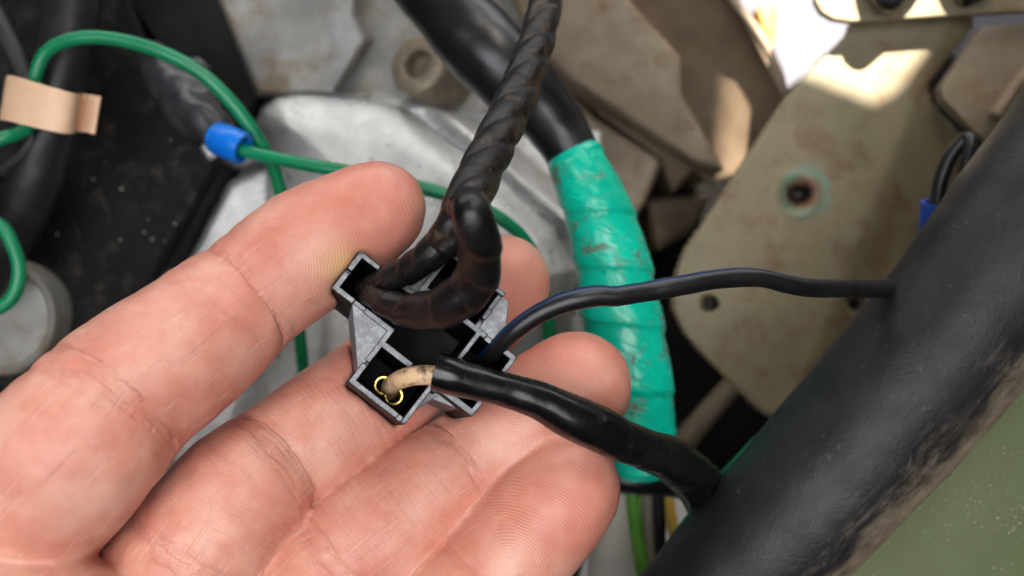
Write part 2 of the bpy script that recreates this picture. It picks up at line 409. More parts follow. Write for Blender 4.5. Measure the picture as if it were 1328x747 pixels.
# socket-head bolt
def lathe(name, cpt, axis, prof, m, parent=None, n=32):
    """prof: (radius_mm, along_mm)"""
    a = Vector(axis).normalized(); u = a.orthogonal().normalized(); w = a.cross(u); c = Vector(cpt)
    V = []; F = []
    for r, h in prof:
        for j in range(n):
            th = 2*math.pi*j/n; V.append(c+a*h+(u*math.cos(th)+w*math.sin(th))*max(r, .001))
    for i in range(len(prof)-1):
        for j in range(n):
            k = (j+1) % n; F.append((i*n+j, i*n+k, (i+1)*n+k, (i+1)*n+j))
    F.append(list(range(n))[::-1]); F.append([(len(prof)-1)*n+j for j in range(n)])
    ob = link_mesh(name, V, F, m, parent); recalc(ob); smooth_angle(ob, 40); return ob
bc = P(541, 84, -80)
bax = (-.42, .12, 1)
bo = lathe('bolt', bc, bax, [(7.4, -14), (7.4, -1), (6.9, .1), (6.3, .5), (3.9, .5), (3.5, .1), (3.4, -4.2)], M['bolt'], ec, 36)
# ------------------------------------------------------------------ dusty black box, dark wall beside it
bb = thing('black_box', P(130, 260, -110), 'dusty flat black plastic box behind the green wire loop', 'box')
BOX = [(-60, -60), (150, -60), (205, 70), (282, 190), (290, 215), (262, 262), (215, 345), (175, 430), (120, 520), (-60, 540)]
def zbox(X, Y):
    d = sdpoly(X, Y, BOX); return -74-26*(1-rise(d-0, 10))-3*(np.clip(-d, 0, 60) < 26)*0+.8*np.sin(X*.02)*np.sin(Y*.03)
field('box_top', -80, 330, -80, 560, 4, lambda X, Y: np.where(sdpoly(X, Y, BOX) < 0, zbox(X, Y), -104-12*sm(sdpoly(X, Y, BOX)/24)), M['black_box'], bb,
      inside=lambda X, Y: sdpoly(X, Y, BOX) < 24)
prism('gap_shade_bar', [(270, 200, -77), (288, 214, -78), (214, 352, -78), (196, 345, -77)], -108, M['black_matte'], bb, 1.2)  # matte black bar in place of the shaded gap beside the box
pw = prism('engine_cover', [(120, -60, -76), (286, -60, -80), (330, 0, -82), (424, 118, -84), (338, 122, -84), (318, 160, -84), (290, 196, -84), (230, 96, -80)], -118, M['black_matte'], None, 1.2)
tag(pw, 'matte black cover between the dusty box and the grey engine deck', 'cover')

# flecks of dirt on the box
def grains(name, spots, m, label=None, sizes=(.12, .4)):
    V = []; F = []
    for (px, py, z) in spots:
        c = P(px, py, z); r = random.uniform(*sizes); b = len(V)
        ax = [Vector((1, 0, 0)), Vector((-1, 0, 0)), Vector((0, 1, 0)), Vector((0, -1, 0)), Vector((0, 0, 1)), Vector((0, 0, -1))]
        rot = Vector((random.random(), random.random(), random.random())).to_track_quat('Z', 'Y')
        for a in ax: V.append(c+(rot @ a)*r*random.uniform(.6, 1.3))
        for i, j, k in ((0, 2, 4), (2, 1, 4), (1, 3, 4), (3, 0, 4), (2, 0, 5), (1, 2, 5), (3, 1, 5), (0, 3, 5)): F.append((b+i, b+j, b+k))
    ob = link_mesh(name, V, F, m, smooth=False); ob['kind'] = 'stuff'
    return ob
sp = [(random.gauss(170, 55), random.gauss(270, 80), -73.6) for _ in range(16)]
sp = [s for s in sp if sdpoly(np.array([s[0]]), np.array([s[1]]), BOX)[0] < -14]+[(221, 181, -73.3), (214, 313, -73.3), (197, 83, -73.0), (74, 304, -73.4)]
grains('dirt', sp, M['sand'], sizes=(.1, .4))

# ------------------------------------------------------------------ round cap at the left edge
rc = thing('round_cap', P(5, 412, -90), 'round silver cap with a raised rim at the left edge', 'cap')
lathe('cap_body', P(2, 412, -68), (0, 0, 1), [(13.2, -14), (13.2, 0), (12.7, 1.4), (11.9, 1.8), (11.2, 1.2), (10.8, -.6), (6, -.2), (.01, 0)], M['alu_old'], rc, 56)

# ------------------------------------------------------------------ tan castings behind
tc = thing('cast_bracket', P(820, 130, -120), 'dusty tan cast bracket with angular faces right of the black boot', 'bracket')
prism('upper_block', [(640, -70, -86), (806, -70, -84), (820, 0, -84), (884, 70, -86), (886, 120, -92), (945, 224, -104), (900, 212, -106), (740, 102, -96), (690, 60, -90)], -150, M['tan'], tc, 2.2, 3)
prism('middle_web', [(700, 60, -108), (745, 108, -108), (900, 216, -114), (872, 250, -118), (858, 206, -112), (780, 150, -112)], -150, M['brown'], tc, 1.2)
prism('lower_foot', [(700, 80, -112), (770, 150, -112), (862, 208, -112), (838, 262, -114), (812, 300, -114), (740, 240, -114)], -160, M['tan'], tc, 2.0, 3)
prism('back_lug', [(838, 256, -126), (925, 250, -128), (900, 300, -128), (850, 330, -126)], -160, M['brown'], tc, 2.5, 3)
sh = thing('curved_shell', P(930, 120, -120), 'brown curved metal shell with a bright sunlit rim', 'shell')
def zshell(X, Y):
    # concave shell, its right rim stands up
    rx = 948+ (Y-0)*.55-(Y/116)**2*2
    q = np.clip((rx-X)/170, 0, 1)
    return -92-26*(q**.55)
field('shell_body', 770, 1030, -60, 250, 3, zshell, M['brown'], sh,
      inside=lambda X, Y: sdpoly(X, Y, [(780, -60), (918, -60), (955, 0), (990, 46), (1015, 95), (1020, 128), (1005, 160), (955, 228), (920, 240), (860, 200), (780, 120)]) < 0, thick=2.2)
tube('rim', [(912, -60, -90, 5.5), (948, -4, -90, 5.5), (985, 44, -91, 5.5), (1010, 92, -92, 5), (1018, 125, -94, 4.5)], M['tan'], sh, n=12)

# near-black slab as floor of the engine bay, standing in for its deep shade
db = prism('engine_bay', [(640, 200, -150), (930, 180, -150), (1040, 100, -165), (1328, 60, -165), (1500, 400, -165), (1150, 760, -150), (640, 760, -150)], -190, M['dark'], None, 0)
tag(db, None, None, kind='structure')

# ------------------------------------------------------------------ olive bracket plate
PL = [(868, 402), (868, 366), (884, 322), (918, 274), (958, 212), (1010, 132), (1062, 74), (1092, 48), (1130, -60), (1270, -60), (1262, 38), (1206, 111), (1211, 132), (1254, 182), (1250, 330), (1150, 480), (1090, 600), (1020, 556), (975, 530), (925, 480), (885, 436)]
HOL = [(1033, 253, 13, 6), (920, 394, 10, 5), (1108, 394, 12, 4)]
def zplate(X, Y):
    z = np.full(X.shape, -72.)
    # fold: right of the line the sheet slopes away
    a = np.array([1212., 48.]); b = np.array([1058., 420.]); e = (b-a)/np.linalg.norm(b-a)
    w = (X-a[0])*(-e[1])+(Y-a[1])*e[0]          # >0 : left of the fold
    z -= .20*np.clip(-w-6, 0, 400)**1.0*.5*(1-np.exp(-np.clip(-w-6, 0, 400)/14))
    # top rolls back towards the sun
    z += 0.0*Y
    for hx, hy, hr, dp in HOL:
        d = np.hypot(X-hx, Y-hy); z -= dp*(1-sm((d-hr*.55)/(hr*.7)))
    d = np.hypot(X-1033, Y-253); z += .9*np.exp(-((d-26)/7)**2)-.7*sm((40-d)/22)
    sd = sdpoly(X, Y, PL); z -= 2.2*(1-rise(sd, 8))
    z += .5*np.sin(X*.021+.4)*np.cos(Y*.017)
    return z
t = NT('aged_olive_zinc')
col = t.ramp(t.noise(16, 6, .6), [(.25, lin((110, 95, 71))), (.5, lin((125, 114, 90))), (.75, lin((100, 97, 74)))])
col = t.mix(t.math('MULTIPLY', t.mask(t.noise(9, 7, .7, dist=.5), .48, .66), .75), col, lin((106, 80, 54)))
col = t.mix(t.math('MULTIPLY', t.mask(t.noise(1.0, 4, .7), .66, .8), .5), col, lin((78, 70, 56)))
PLT = t
M['plate'] = t.m
bp = thing('metal_bracket', P(1060, 300, -90), 'olive drab sheet metal bracket with a rusty hole ringed in turquoise', 'bracket')
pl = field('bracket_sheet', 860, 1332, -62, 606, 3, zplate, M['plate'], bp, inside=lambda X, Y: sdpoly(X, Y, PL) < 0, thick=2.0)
o0 = np.array(world_loc(pl))/MM
def loc_of(px, py): p = P(px, py, float(zplate(np.array([[px]]), np.array([[py]]))[0, 0])); return (p.x-o0[0], p.y-o0[1], -73-o0[2])
dd = t.math('ADD', t.dist_to(loc_of(1033, 253)), t.math('MULTIPLY', t.math('SUBTRACT', t.noise(2.5, 5, .7), .5), 2.2))
ringm = t.math('MULTIPLY', t.mask(dd, 3.6, 4.6), t.math('SUBTRACT', 1, t.mask(dd, 5.4, 6.6)))
col = t.mix(t.math('MULTIPLY', ringm, t.math('ADD', .25, t.math('MULTIPLY', t.mask(t.noise(1.6, 4), .4, .6), .35))), col, lin((92, 146, 130)))
col = t.mix(t.math('MULTIPLY', t.math('SUBTRACT', 1, t.mask(dd, 1.9, 3.6)), .85), col, lin((98, 58, 34)))
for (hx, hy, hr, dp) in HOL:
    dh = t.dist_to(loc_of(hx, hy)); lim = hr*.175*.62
    col = t.mix(t.math('SUBTRACT', 1, t.mask(dh, lim*.9, lim*1.5)), col, lin((26, 18, 12)))  # hole pits coloured near-black for the shade inside
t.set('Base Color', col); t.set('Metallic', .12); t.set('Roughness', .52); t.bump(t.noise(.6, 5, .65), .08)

sp_ = thing('side_panel', P(1290, 110, -90), 'tan sheet metal side panel at the right above the black hose', 'panel')
prism('panel_sheet', [(1276, 34, -69), (1500, 20, -69), (1500, 330, -74), (1296, 196, -73), (1268, 174, -72), (1224, 128, -70), (1222, 113, -70)], -74.5, M['tan'], sp_, .8)
tube('panel_fold', [(1290, 150, -66, 9), (1330, 92, -66, 9), (1420, -20, -66, 9)], M['tan'], sp_, n=14)

tp = thing('top_plate', P(1200, 0, -60), 'thin plate edge with black strips at the top right corner', 'plate')
prism('plate_sheet', [(1056, -70, -63), (1058, 2, -63), (1066, 16, -63), (1082, 25, -63), (1104, 28, -63), (1500, 4, -63), (1500, -70, -63)], -65.6, M['plate'], tp, .4)
tube('strip', [(1170, -70, -59, 48), (1160, -34, -58, 42), (1152, -4, -58, 24), (1150, 10, -60, 11)], M['rubber'], tp, n=14)
tube('strip', [(1262, -70, -60, 44), (1258, -20, -60, 34), (1250, 4, -61, 10)], M['rubber'], tp, n=14)

orr = prism('orange_piece', [(982, 8, -190), (1008, 10, -190), (1004, 58, -190), (996, 62, -190)], -200, M['orange'], None, 1)
tag(orr, 'small orange piece far below beside the sunlit shell rim', 'plastic piece')

# ------------------------------------------------------------------ left hoses, clip, green wires
h1 = tube('black_hose', [(112, -60, -52, 34), (92, 20, -50, 33), (78, 110, -48, 32), (58, 190, -50, 33), (28, 270, -54, 34), (-30, 370, -60, 34)], M['rubber_dusty'], None, n=28, wob=.25)
tag(h1, 'thick dusty black hose running down under the beige clip', 'hose')
h2 = tube('thin_hose', [(-30, -20, -46, 15), (6, 44, -46, 15), (32, 100, -46, 15), (42, 150, -46, 15), (34, 196, -47, 15), (-30, 240, -50, 15)], M['rubber_dusty'], None, n=20)
tag(h2, 'slim grey-black hose curving along the left edge through the clip', 'hose')
def band(name, path, width, thick, m, parent=None, tilt=0):
    """strap: path of px points (px,py,z) is its lower edge, width px downwards"""
    q = np.array([[*P(*p)] for p in path]); s = crom(q, .6); tt, _, _ = frames(s)
    nrm = np.cross(tt, [0, -1., 0]); nrm /= np.linalg.norm(nrm, axis=1)[:, None]
    V = []; F = []
    w = Vector((tilt, -1, 0)).normalized()*width*sc(path[0][2])
    for i in range(len(s)):
        c = Vector(s[i]); nn = Vector(nrm[i])*thick
        wi = w*(1+.16*math.sin(math.pi*min(1, i/len(s)*1.25)))
        V += [c, c+wi, c+wi+nn, c+nn]
    for i in range(len(s)-1):
        for j in range(4):
            k = (j+1) % 4; F.append((i*4+j, i*4+k, i*4+4+k, i*4+4+j))
    F += [(0, 1, 2, 3), tuple(len(V)-4+j for j in (3, 2, 1, 0))]
    ob = link_mesh(name, V, F, m, parent, smooth=False); recalc(ob); bevel(ob, .35, 2, 50); smooth_angle(ob, 40); return ob
bd = band('cable_clip', [(8, 110, -62), (8, 100, -44), (14, 98, -38), (50, 108, -34.5), (85, 118, -35), (103, 122, -38), (106, 122, -44), (112, 122, -44), (130, 125, -43), (131, 126, -46)], 45, 1.0, M['beige'], None, -.16)
tag(bd, 'beige plastic cable clip holding the hoses at the left', 'clip')

gw = tube('green_wire', [(-60, 206, -38, 9), (0, 181, -38, 9), (32, 168, -41, 9), (46, 140, -42, 8.6), (46, 100, -40, 8.6), (62, 66, -39, 8.6), (100, 50, -38, 9), (150, 51, -38, 9), (210, 68, -38, 9.2), (262, 96, -39, 9.2), (306, 140, -41, 9.2), (340, 190, -44, 9), (362, 240, -48, 8.6), (380, 340, -54, 8.4), (388, 430, -58, 8.2), (396, 500, -62, 8)], M['green_wire'], None, n=16)
tag(gw, 'long green wire arching from the beige clip down past the silver lobe', 'wire')
gw2 = tube('green_wire', [(-50, 270, -40, 9), (0, 292, -40, 9), (18, 322, -40, 9), (25, 352, -40, 9), (18, 382, -40, 9), (-2, 400, -40, 9), (-50, 416, -40, 9)], M['green_wire'], None, n=16)
tag(gw2, 'short bend of green wire in front of the round silver cap', 'wire')
gw3 = tube('green_wire', [(298, 190, -39, 8), (330, 199, -38.5, 8.4), (400, 214, -36, 8.8), (480, 228, -34, 9), (560, 247, -32, 9), (610, 264, -32, 9), (650, 284, -33, 8.6), (684, 316, -36, 8.2), (704, 370, -40, 8), (712, 440, -44, 8), (700, 520, -48, 8)], M['green_wire'], None, n=16)
tag(gw3, 'green wire leaving the blue crimp and passing behind the index fingertip', 'wire')
bs = thing('taped_joint', P(250, 140, -60), 'black tape wrapped joint ending in a bright blue crimp sleeve', 'wire joint')
tube('tape_wrap', [(186, 62, -60, 12), (212, 90, -54, 28), (238, 124, -50, 35), (262, 156, -47, 32), (286, 180, -43, 19)], M['cloth_tape'], bs, n=36, step=.5, wob=1.3, wl_=8, seed=3)
tube('tape_flap', [(232, 84, -60, 6), (256, 84, -58, 11), (270, 92, -58, 5)], M['rubber'], bs, n=12, wob=.5, wl_=2)
tube('sleeve', [(284, 179, -41, 21.5), (292, 183, -40, 22), (302, 187, -39, 22), (316, 193, -38.5, 21)], M['blue'], bs, n=28, hollow=True)
tube('lug', [(266, 190, -56, 7), (276, 202, -56, 8)], M['alu'], bs, n=12)

# ------------------------------------------------------------------ black boot, green tape, wires below
hb = thing('taped_harness', P(760, 320, -60), 'black wiring harness with its lower part wrapped in dirty green tape', 'wiring harness')
tube('boot', [(450, -120, -52, 32), (520, -50, -49, 40), (570, 0, -46, 47), (618, 52, -43, 52), (660, 96, -42, 50), (700, 138, -43, 41), (728, 174, -44, 37), (748, 212, -44, 35)], M['rubber'], hb, n=36, wob=.4, wl_=9, seed=5)
tube('green_tape', [(744, 204, -43, 37.5), (762, 240, -43, 41), (780, 290, -43, 46), (794, 340, -43, 49), (804, 400, -43, 52), (817, 470, -43, 51), (830, 540, -44, 46), (836, 606, -45, 40)], M['green_tape'], hb, n=72, step=.3, wob=.2, wl_=6, helix=(12, .5, 'lap', 1, .05), seed=2)
cb = tube('black_band', [(760, 614, -50, 22), (810, 618, -48, 23), (870, 622, -48, 23), (930, 640, -50, 22), (980, 660, -54, 20)], M['rubber'], None, n=22, wob=.3)
tag(cb, 'short black tube lying crosswise below the green tape', 'tube')
wb = 'coloured wires below the green tape'
for pts, mm_, lab in (
    ([(818, 610, -56, 9.5), (822, 660, -57, 9.5), (827, 700, -58, 9), (836, 760, -60, 9)], 'lime_wire', 'lime green wire, leftmost of the wires below the green tape'),
    ([(838, 610, -58, 7.5), (840, 660, -59, 7.5), (843, 710, -60, 7), (846, 770, -62, 7)], 'grey_wire', 'grey-brown wire right beside the lime green wire'),
    ([(852, 610, -58, 8.5), (854, 660, -59, 8.5), (856, 700, -60, 8), (858, 770, -62, 8)], 'black_wire', 'dull black wire between the grey-brown and ochre wires'),
    ([(862, 610, -60, 8.5), (868, 660, -61, 8.5), (876, 700, -62, 8), (890, 770, -64, 8)], 'yellow_wire', 'ochre yellow wire, rightmost of the wires below the tape')):
    o = tube('loose_wire', pts, M[mm_], None, n=14, wob=.1, wl_=3); tag(o, lab, 'wire', wb)
pt = tube('pale_tube', [(806, 600, -80, 34), (800, 680, -80, 34), (792, 800, -80, 34)], M['pale'], None, n=26)
tag(pt, 'pale grey plastic tube low down beside the little finger', 'tube')
wp = prism('bright_ground_sheet', [(780, 642, -92), (880, 642, -92), (940, 668, -92), (940, 840, -92), (730, 840, -92)], -96, M['white'], None, .8)  # white sheet added in place of the bright ground below
tag(wp, 'added white sheet for bright ground in the gap left of the thick hose', 'plastic piece')
oc = tube('ochre_cable', [(860, 610, -110, 15), (900, 556, -110, 15), (950, 500, -112, 14), (1010, 440, -116, 14)], M['tan'], None, n=16)
tag(oc, 'blurred ochre cable deep in the dark gap under the bracket', 'cable')
ge = tube('green_wire', [(880, 690, -30, 6), (930, 628, -28, 6), (960, 594, -27, 6), (1000, 552, -27, 6), (1080, 470, -30, 6)], M['green_wire'], None, n=12)
tag(ge, 'dark green wire edge peeking out along the thick black hose', 'wire')

# ------------------------------------------------------------------ blue bullet connector on the right
bl = thing('bullet_connector', P(1214, 270, -40), 'blue crimp connector with a looped black wire at the right', 'connector')
tube('sleeve', [(1212, 262, -40, 17), (1208, 296, -42, 15.5), (1204, 330, -46, 15)], M['blue_dark'], bl, n=24, hollow=True)
tube('wire', [(1212, 285, -40, 9), (1216, 262, -39, 9.5), (1220, 236, -38, 9.5), (1232, 204, -37, 9.5), (1248, 184, -36, 9), (1256, 178, -35, 8.5), (1258, 190, -34, 8), (1250, 224, -34, 7.5), (1240, 256, -36, 7.5), (1220, 300, -40, 7.5)], M['black_wire'], bl, n=16, wob=.05)

# ------------------------------------------------------------------ olive panel and thick hose at the lower right
op = thing('olive_panel', P(1280, 660, -45), 'smooth olive green painted panel under the thick hose', 'panel')
OPP = [(930, 900), (1000, 780), (1460, 300), (1760, 420), (1700, 1000), (1000, 1100)]
field('painted_sheet', 920, 1720, 300, 1080, 10, lambda X, Y: -28-5*(1-rise(sdpoly(X, Y, OPP), 30))+2.5*sm((X+Y-1750)/400), M['olive'], op, inside=lambda X, Y: sdpoly(X, Y, OPP) < 0, thick=2)
hs = tube('thick_hose', [(790, 945, -22, 93), (870, 850, -20, 95), (974, 728, -17, 97), (1088, 602, -14, 102), (1172, 506, -13, 106), (1246, 418, -12, 108), (1330, 305, -12, 111), (1418, 190, -13, 113), (1520, 40, -16, 114)], M['hose'], None, n=72, step=.7, wob=.35, wl_=14, seed=4)
tag(hs, 'thick black rubber hose with brown dirt along its lower side', 'hose')
sp = []
for _ in range(110):
    x, y = random.gauss(1296, 34), random.gauss(655, 32); sp.append((x, y, -27.8+2.5*float(sm(np.array((x+y-1750)/400)))))
for _ in range(55):
    x = random.uniform(1080, 1330); y = 1827-x+random.uniform(0, 90)**1.0; sp.append((x, y, -27.8+2.5*float(sm(np.array((x+y-1750)/400)))))
grains('sand', sp, M['sand'], sizes=(.06, .25))
sp = []
for _ in range(130):
    k = random.random(); x = 1070+k*265; y = 1812-x-((k-.5)**2-.25)*-24+random.uniform(-16, 6); sp.append((x, y, -17+random.uniform(-3, 1)))
cr = grains('dust', sp, M['sand'], sizes=(.06, .2))

# ------------------------------------------------------------------ connector (local u down-right, v up-right, in photo px at its front face)
CZ = 13.0; CC = (550, 440)
cn = thing('plug_connector', P(550, 440, CZ-16), 'black plastic plug connector with open square cavities held between the fingers', 'connector')
U = np.array([.79, .61]); W = np.array([.61, -.79])
TILT = (.20, .15)       # body leans: deeper layers shift by this (mm per mm)
def C(u, v, h):          # h mm below the front face
    px, py = CC[0]+U[0]*u+W[0]*v, CC[1]+U[1]*u+W[1]*v
    p = P(px, py, CZ); return Vector((p.x+TILT[0]*h, p.y+TILT[1]*h, CZ+h))
us = [-136, -128, -102, -84, -50, -45, -37, 8, 12, 34, 41, 48, 55, 62, 80, 104, 111]
vsn = [-104, -96, -72, -68, -47, -42, -33, -21, -13, 8, 12, 34, 41, 48, 56, 64, 68, 84, 106, 113]
def inr(u, v, r): return r[0] <= u <= r[1] and r[2] <= v <= r[3]
OUT = [(-136, -45, -21, 41), (-45, 48, -104, -33), (48, 111, -42, 56), (-45, 48, 48, 113), (-45, 55, -47, 56)]
CAV = [(-128, -37, -13, 34), (-37, 41, -96, -42), (55, 104, -33, 48), (-37, 41, 56, 106), (-37, 48, -33, 48)]
NOT = [((-102, -84), (34, 41)), ((-102, -84), (-21, -13)), ((-136, -128), (8, 12)), ((8, 12), (-42, -33)), ((-45, -37), (-72, -68)), ((41, 48), (64, 68)), ((41, 48), (84, 106)), ((62, 80), (48, 56)), ((34, 41), (-104, -96))]
def cell(u, v):
    for a in CAV:
        if inr(u, v, a): return -15.
    for (a, b) in NOT:
        if a[0] < u < a[1] and b[0] < v < b[1]: return -.55 if (a[1]-a[0] > 6 and b[1]-b[0] > 6) else -1.3
    for a in OUT:
        if inr(u, v, a): return 0.
    return None
DEP = -19.
V = []; F = []; vid = {}
def gv(u, v, h):
    k = (u, v, h)
    if k not in vid: vid[k] = len(V); V.append(C(u, v, h))
    return vid[k]
H = [[cell((us[i]+us[i+1])/2, (vsn[j]+vsn[j+1])/2) for j in range(len(vsn)-1)] for i in range(len(us)-1)]
for i in range(len(us)-1):
    for j in range(len(vsn)-1):
        h = H[i][j]
        if h is None: continue
        u0, u1, v0, v1 = us[i], us[i+1], vsn[j], vsn[j+1]
        F.append([gv(u0, v0, h), gv(u1, v0, h), gv(u1, v1, h), gv(u0, v1, h)])
        F.append([gv(u0, v0, DEP), gv(u0, v1, DEP), gv(u1, v1, DEP), gv(u1, v0, DEP)])
        for (di, dj, a, b) in ((1, 0, (u1, v0), (u1, v1)), (-1, 0, (u0, v1), (u0, v0)), (0, 1, (u1, v1), (u0, v1)), (0, -1, (u0, v0), (u1, v0))):
            ii, jj = i+di, j+dj
            nb = H[ii][jj] if 0 <= ii < len(H) and 0 <= jj < len(H[0]) else None
            lo_ = DEP if nb is None else nb
            if lo_ < h: F.append([gv(*a, h), gv(*a, lo_), gv(*b, lo_), gv(*b, h)])
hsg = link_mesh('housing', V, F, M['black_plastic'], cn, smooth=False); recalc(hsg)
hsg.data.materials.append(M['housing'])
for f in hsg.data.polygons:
    if f.normal.z > .9 and (hsg.location.z+world_loc(cn).z+f.center.z)/MM > CZ-1.6: f.material_index = 1  # upward rims take the worn plastic that is also paled for sky light
bevel(hsg, .16, 2, 40)
hsg.data.polygons.foreach_set('use_smooth', [True]*len(hsg.data.polygons)); w_ = hsg.modifiers.new('wn', 'WEIGHTED_NORMAL')
def gusset(tri, h, bot):
    vv = [C(u, v, h) for u, v in tri]+[C(u, v, bot) for u, v in tri]; n = len(tri)
    ff = [list(range(n)), list(range(2*n-1, n-1, -1))]+[[i, i+n, (i+1) % n+n, (i+1) % n] for i in range(n)]
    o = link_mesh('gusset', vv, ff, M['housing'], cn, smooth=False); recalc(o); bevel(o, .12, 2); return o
gusset([(-104, -19), (-43, -19), (-39, -45), (-43, -86), (-52, -76)], -.25, -18)
gusset([(46, 108), (46, 54), (88, 54), (84, 64), (58, 106)], -.25, -18)
gusset([(46, -40), (46, -90), (58, -52), (100, -40)], -3.5, -18)
gusset([(-90, 39), (-43, 39), (-43, 96)], -2.5, -18)
# dark-red lug seen inside the middle cavity, brass terminal and cream wire
def arc_strip(name, cu, cv, r, a0, a1, h0, h1, th, m, parent):
    V = []; F = []; n = 22
    for k in range(n+1):
        a = a0+(a1-a0)*k/n
        for rr, h in ((r, h1), (r+th, h1), (r+th, h0), (r, h0)):
            V.append(C(cu+rr*math.cos(a), cv+rr*math.sin(a), h))
    for k in range(n):
        for j in range(4):
            q = (j+1) % 4; F.append((k*4+j, k*4+q, k*4+4+q, k*4+4+j))
    F += [(0, 1, 2, 3), tuple(n*4+j for j in (3, 2, 1, 0))]
    o = link_mesh(name, V, F, m, parent, smooth=False); recalc(o); smooth_angle(o, 40); return o
tm = thing('brass_terminal', C(-2, -72, -10), 'brass crimp terminal curled round the cream wire in the lower cavity', 'terminal')
def uv_of(px, py): d = np.array([px-CC[0], py-CC[1]]); return float(d@U), float(d@W)
def dirang(dx, dy): a = np.array([dx, dy]); return math.atan2(float(a@W), float(a@U))
c1 = uv_of(500, 498); c2 = uv_of(514, 512)
a = dirang(-1, 0)
arc_strip('crimp_wing', c1[0], c1[1], 10, dirang(.75, -.6), dirang(.75, -.6)+math.radians(230), -9, -4.6, 2.2, M['brass'], tm)
arc_strip('crimp_wing', c2[0], c2[1], 10, dirang(-.5, .7)-math.radians(60), dirang(-.5, .7)+math.radians(165), -9, -4.8, 2.2, M['brass'], tm)

sl = thing('sleeved_wire', P(700, 530, 14), 'cream wire in a glossy black heat shrink sleeve crossing the fingers', 'wire')
tube('cream_wire', [(506, 508, 1, 12), (506, 503, 5, 12), (510, 498, 9.5, 12.2), (522, 491, 14, 12.6), (540, 487, 16, 12.8), (562, 487, 16.5, 13), (600, 494, 16, 13), (640, 508, 15.5, 13)], M['cream_wire'], sl, n=24, step=.4)
tube('sleeve', [(566, 482, 16.5, 25), (580, 486, 16.5, 25), (620, 497, 15.5, 24), (660, 507, 14.5, 23), (700, 520, 13.5, 25), (740, 540, 12, 29), (780, 558, 10, 30), (806, 571, 7, 28), (838, 583, 1, 27), (868, 595, -7, 29), (898, 618, -16, 31), (920, 648, -25, 33), (940, 694, -33, 33), (965, 760, -40, 30)], M['sleeve'], sl, n=40, step=.5, wob=.16, wl_=6, hollow=True, seed=6)

bwi = tube('trace_wire', [(600, 492, -2, 11), (622, 474, 6, 11.5), (640, 456, 11, 12), (662, 434, 14, 12.5), (690, 412, 15, 13), (720, 397, 15, 13.5), (748, 388, 15, 14), (775, 384, 14.5, 14.5), (800, 384, 14, 13.5), (840, 378, 12.5, 13.5), (890, 369, 11, 13.5), (940, 361, 9, 13), (985, 360, 7.5, 12.5), (1020, 368, 6, 12.5), (1050, 373, 4, 12.5), (1100, 374, -2, 12), (1170, 375, -12, 12), (1230, 378, -20, 11)], M['trace_wire'], None, n=24, step=.6, wob=.1, wl_=4)
tag(bwi, 'thin black wire with a blue trace running from the connector to the hose', 'wire')

# ------------------------------------------------------------------ spiral wrapped cable that comes down into the connector
tw = thing('wrapped_cable', P(620, 250, 25), 'black spiral wrapped cable coming down from the top into the connector', 'cable')
tube('spiral_wrap', [(722, -60, -22, 21), (710, -10, -18, 21), (700, 40, -12, 22), (684, 90, -5, 24), (664, 140, 2, 26), (642, 186, 9, 27), (622, 226, 15, 28), (606, 262, 20, 29), (592, 292, 21, 27), (574, 318, 20, 23)], M['wrap'], tw, n=40, step=.25, helix=(8.0, .5, 'rope', -3, .07), wob=.12, wl_=4)
tube('tape_leg', [(600, 268, 19, 24), (584, 300, 19, 23), (562, 326, 19, 22), (536, 346, 17, 20), (508, 360, 15, 17.5), (486, 370, 12, 16), (472, 376, 6, 15), (466, 382, -1, 14)], M['tape_black'], tw, n=40, step=.35, wob=.1, wl_=4, helix=(4.6, .24, 'lap', 1.4, .12), seed=8)
tube('tape_leg', [(598, 276, 20, 18), (601, 268, 27, 22), (606, 266, 32, 24), (612, 276, 34.5, 26), (619, 302, 33, 28), (623, 336, 29, 29), (614, 368, 26, 30), (590, 391, 24, 29), (557, 403, 21, 26), (524, 401, 18, 22), (496, 390, 15, 18.5), (477, 378, 10, 16), (470, 376, 0, 15)], M['tape_black'], tw, n=48, step=.35, wob=.14, wl_=4.5, helix=(5.4, .3, 'lap', 1.3, .14), seed=9)
tube('wire', [(474, 372, 10, 9), (468, 366, 8, 8), (464, 372, 2, 8), (464, 380, -2, 8)], M['black_wire'], tw, n=14)

# ------------------------------------------------------------------ the hand: signed distance field -> one continuous mesh
HS = .5
lo3 = np.array([-132., -152., -34.]); hi3 = np.array([28., 30., 48.])
dims = np.ceil((hi3-lo3)/HS).astype(int)
gx = [lo3[i]+np.arange(dims[i])*HS for i in range(3)]
def to_mm(pts): return np.array([[*P(p[0], p[1], p[2]), p[3]*sc(p[2])] for p in pts])
FING = {
 'index':  [(-60, 800, 2, 90), (16, 690, 13, 100), (76, 604, 20, 113), (118, 556, 20, 108), (160, 512, 17, 102), (234, 455, 14, 94), (290, 410, 10, 86), (326, 381, 8, 79), (380, 338, 6, 81), (430, 306, 5, 77), (462, 287, 4.5, 71), (490, 272, 4.5, 63)],
 'middle': [(140, 850, 4, 104), (228, 752, 7, 100), (290, 668, 5, 93), (325, 630, 3, 87), (354, 604, 0, 79), (400, 570, -3, 78), (446, 538, -6, 77), (520, 482, -11, 74), (560, 450, -13, 71), (606, 410, -14, 71), (632, 386, -14, 69), (650, 368, -14, 64)],
 'ring':   [(250, 920, 0, 98), (360, 815, 3, 96), (432, 742, 2, 88), (520, 672, -1, 82), (570, 632, -3, 77), (604, 606, -5, 73), (640, 582, -6, 76), (690, 545, -6, 79), (720, 522, -6, 77), (746, 502, -6, 73)],
 'little': [(400, 985, 0, 90), (500, 885, 4, 86), (570, 815, 5, 80), (640, 742, 4, 75), (672, 707, 3, 76), (704, 670, 2, 76), (720, 652, 1.5, 75), (734, 634, 1, 71)],
}
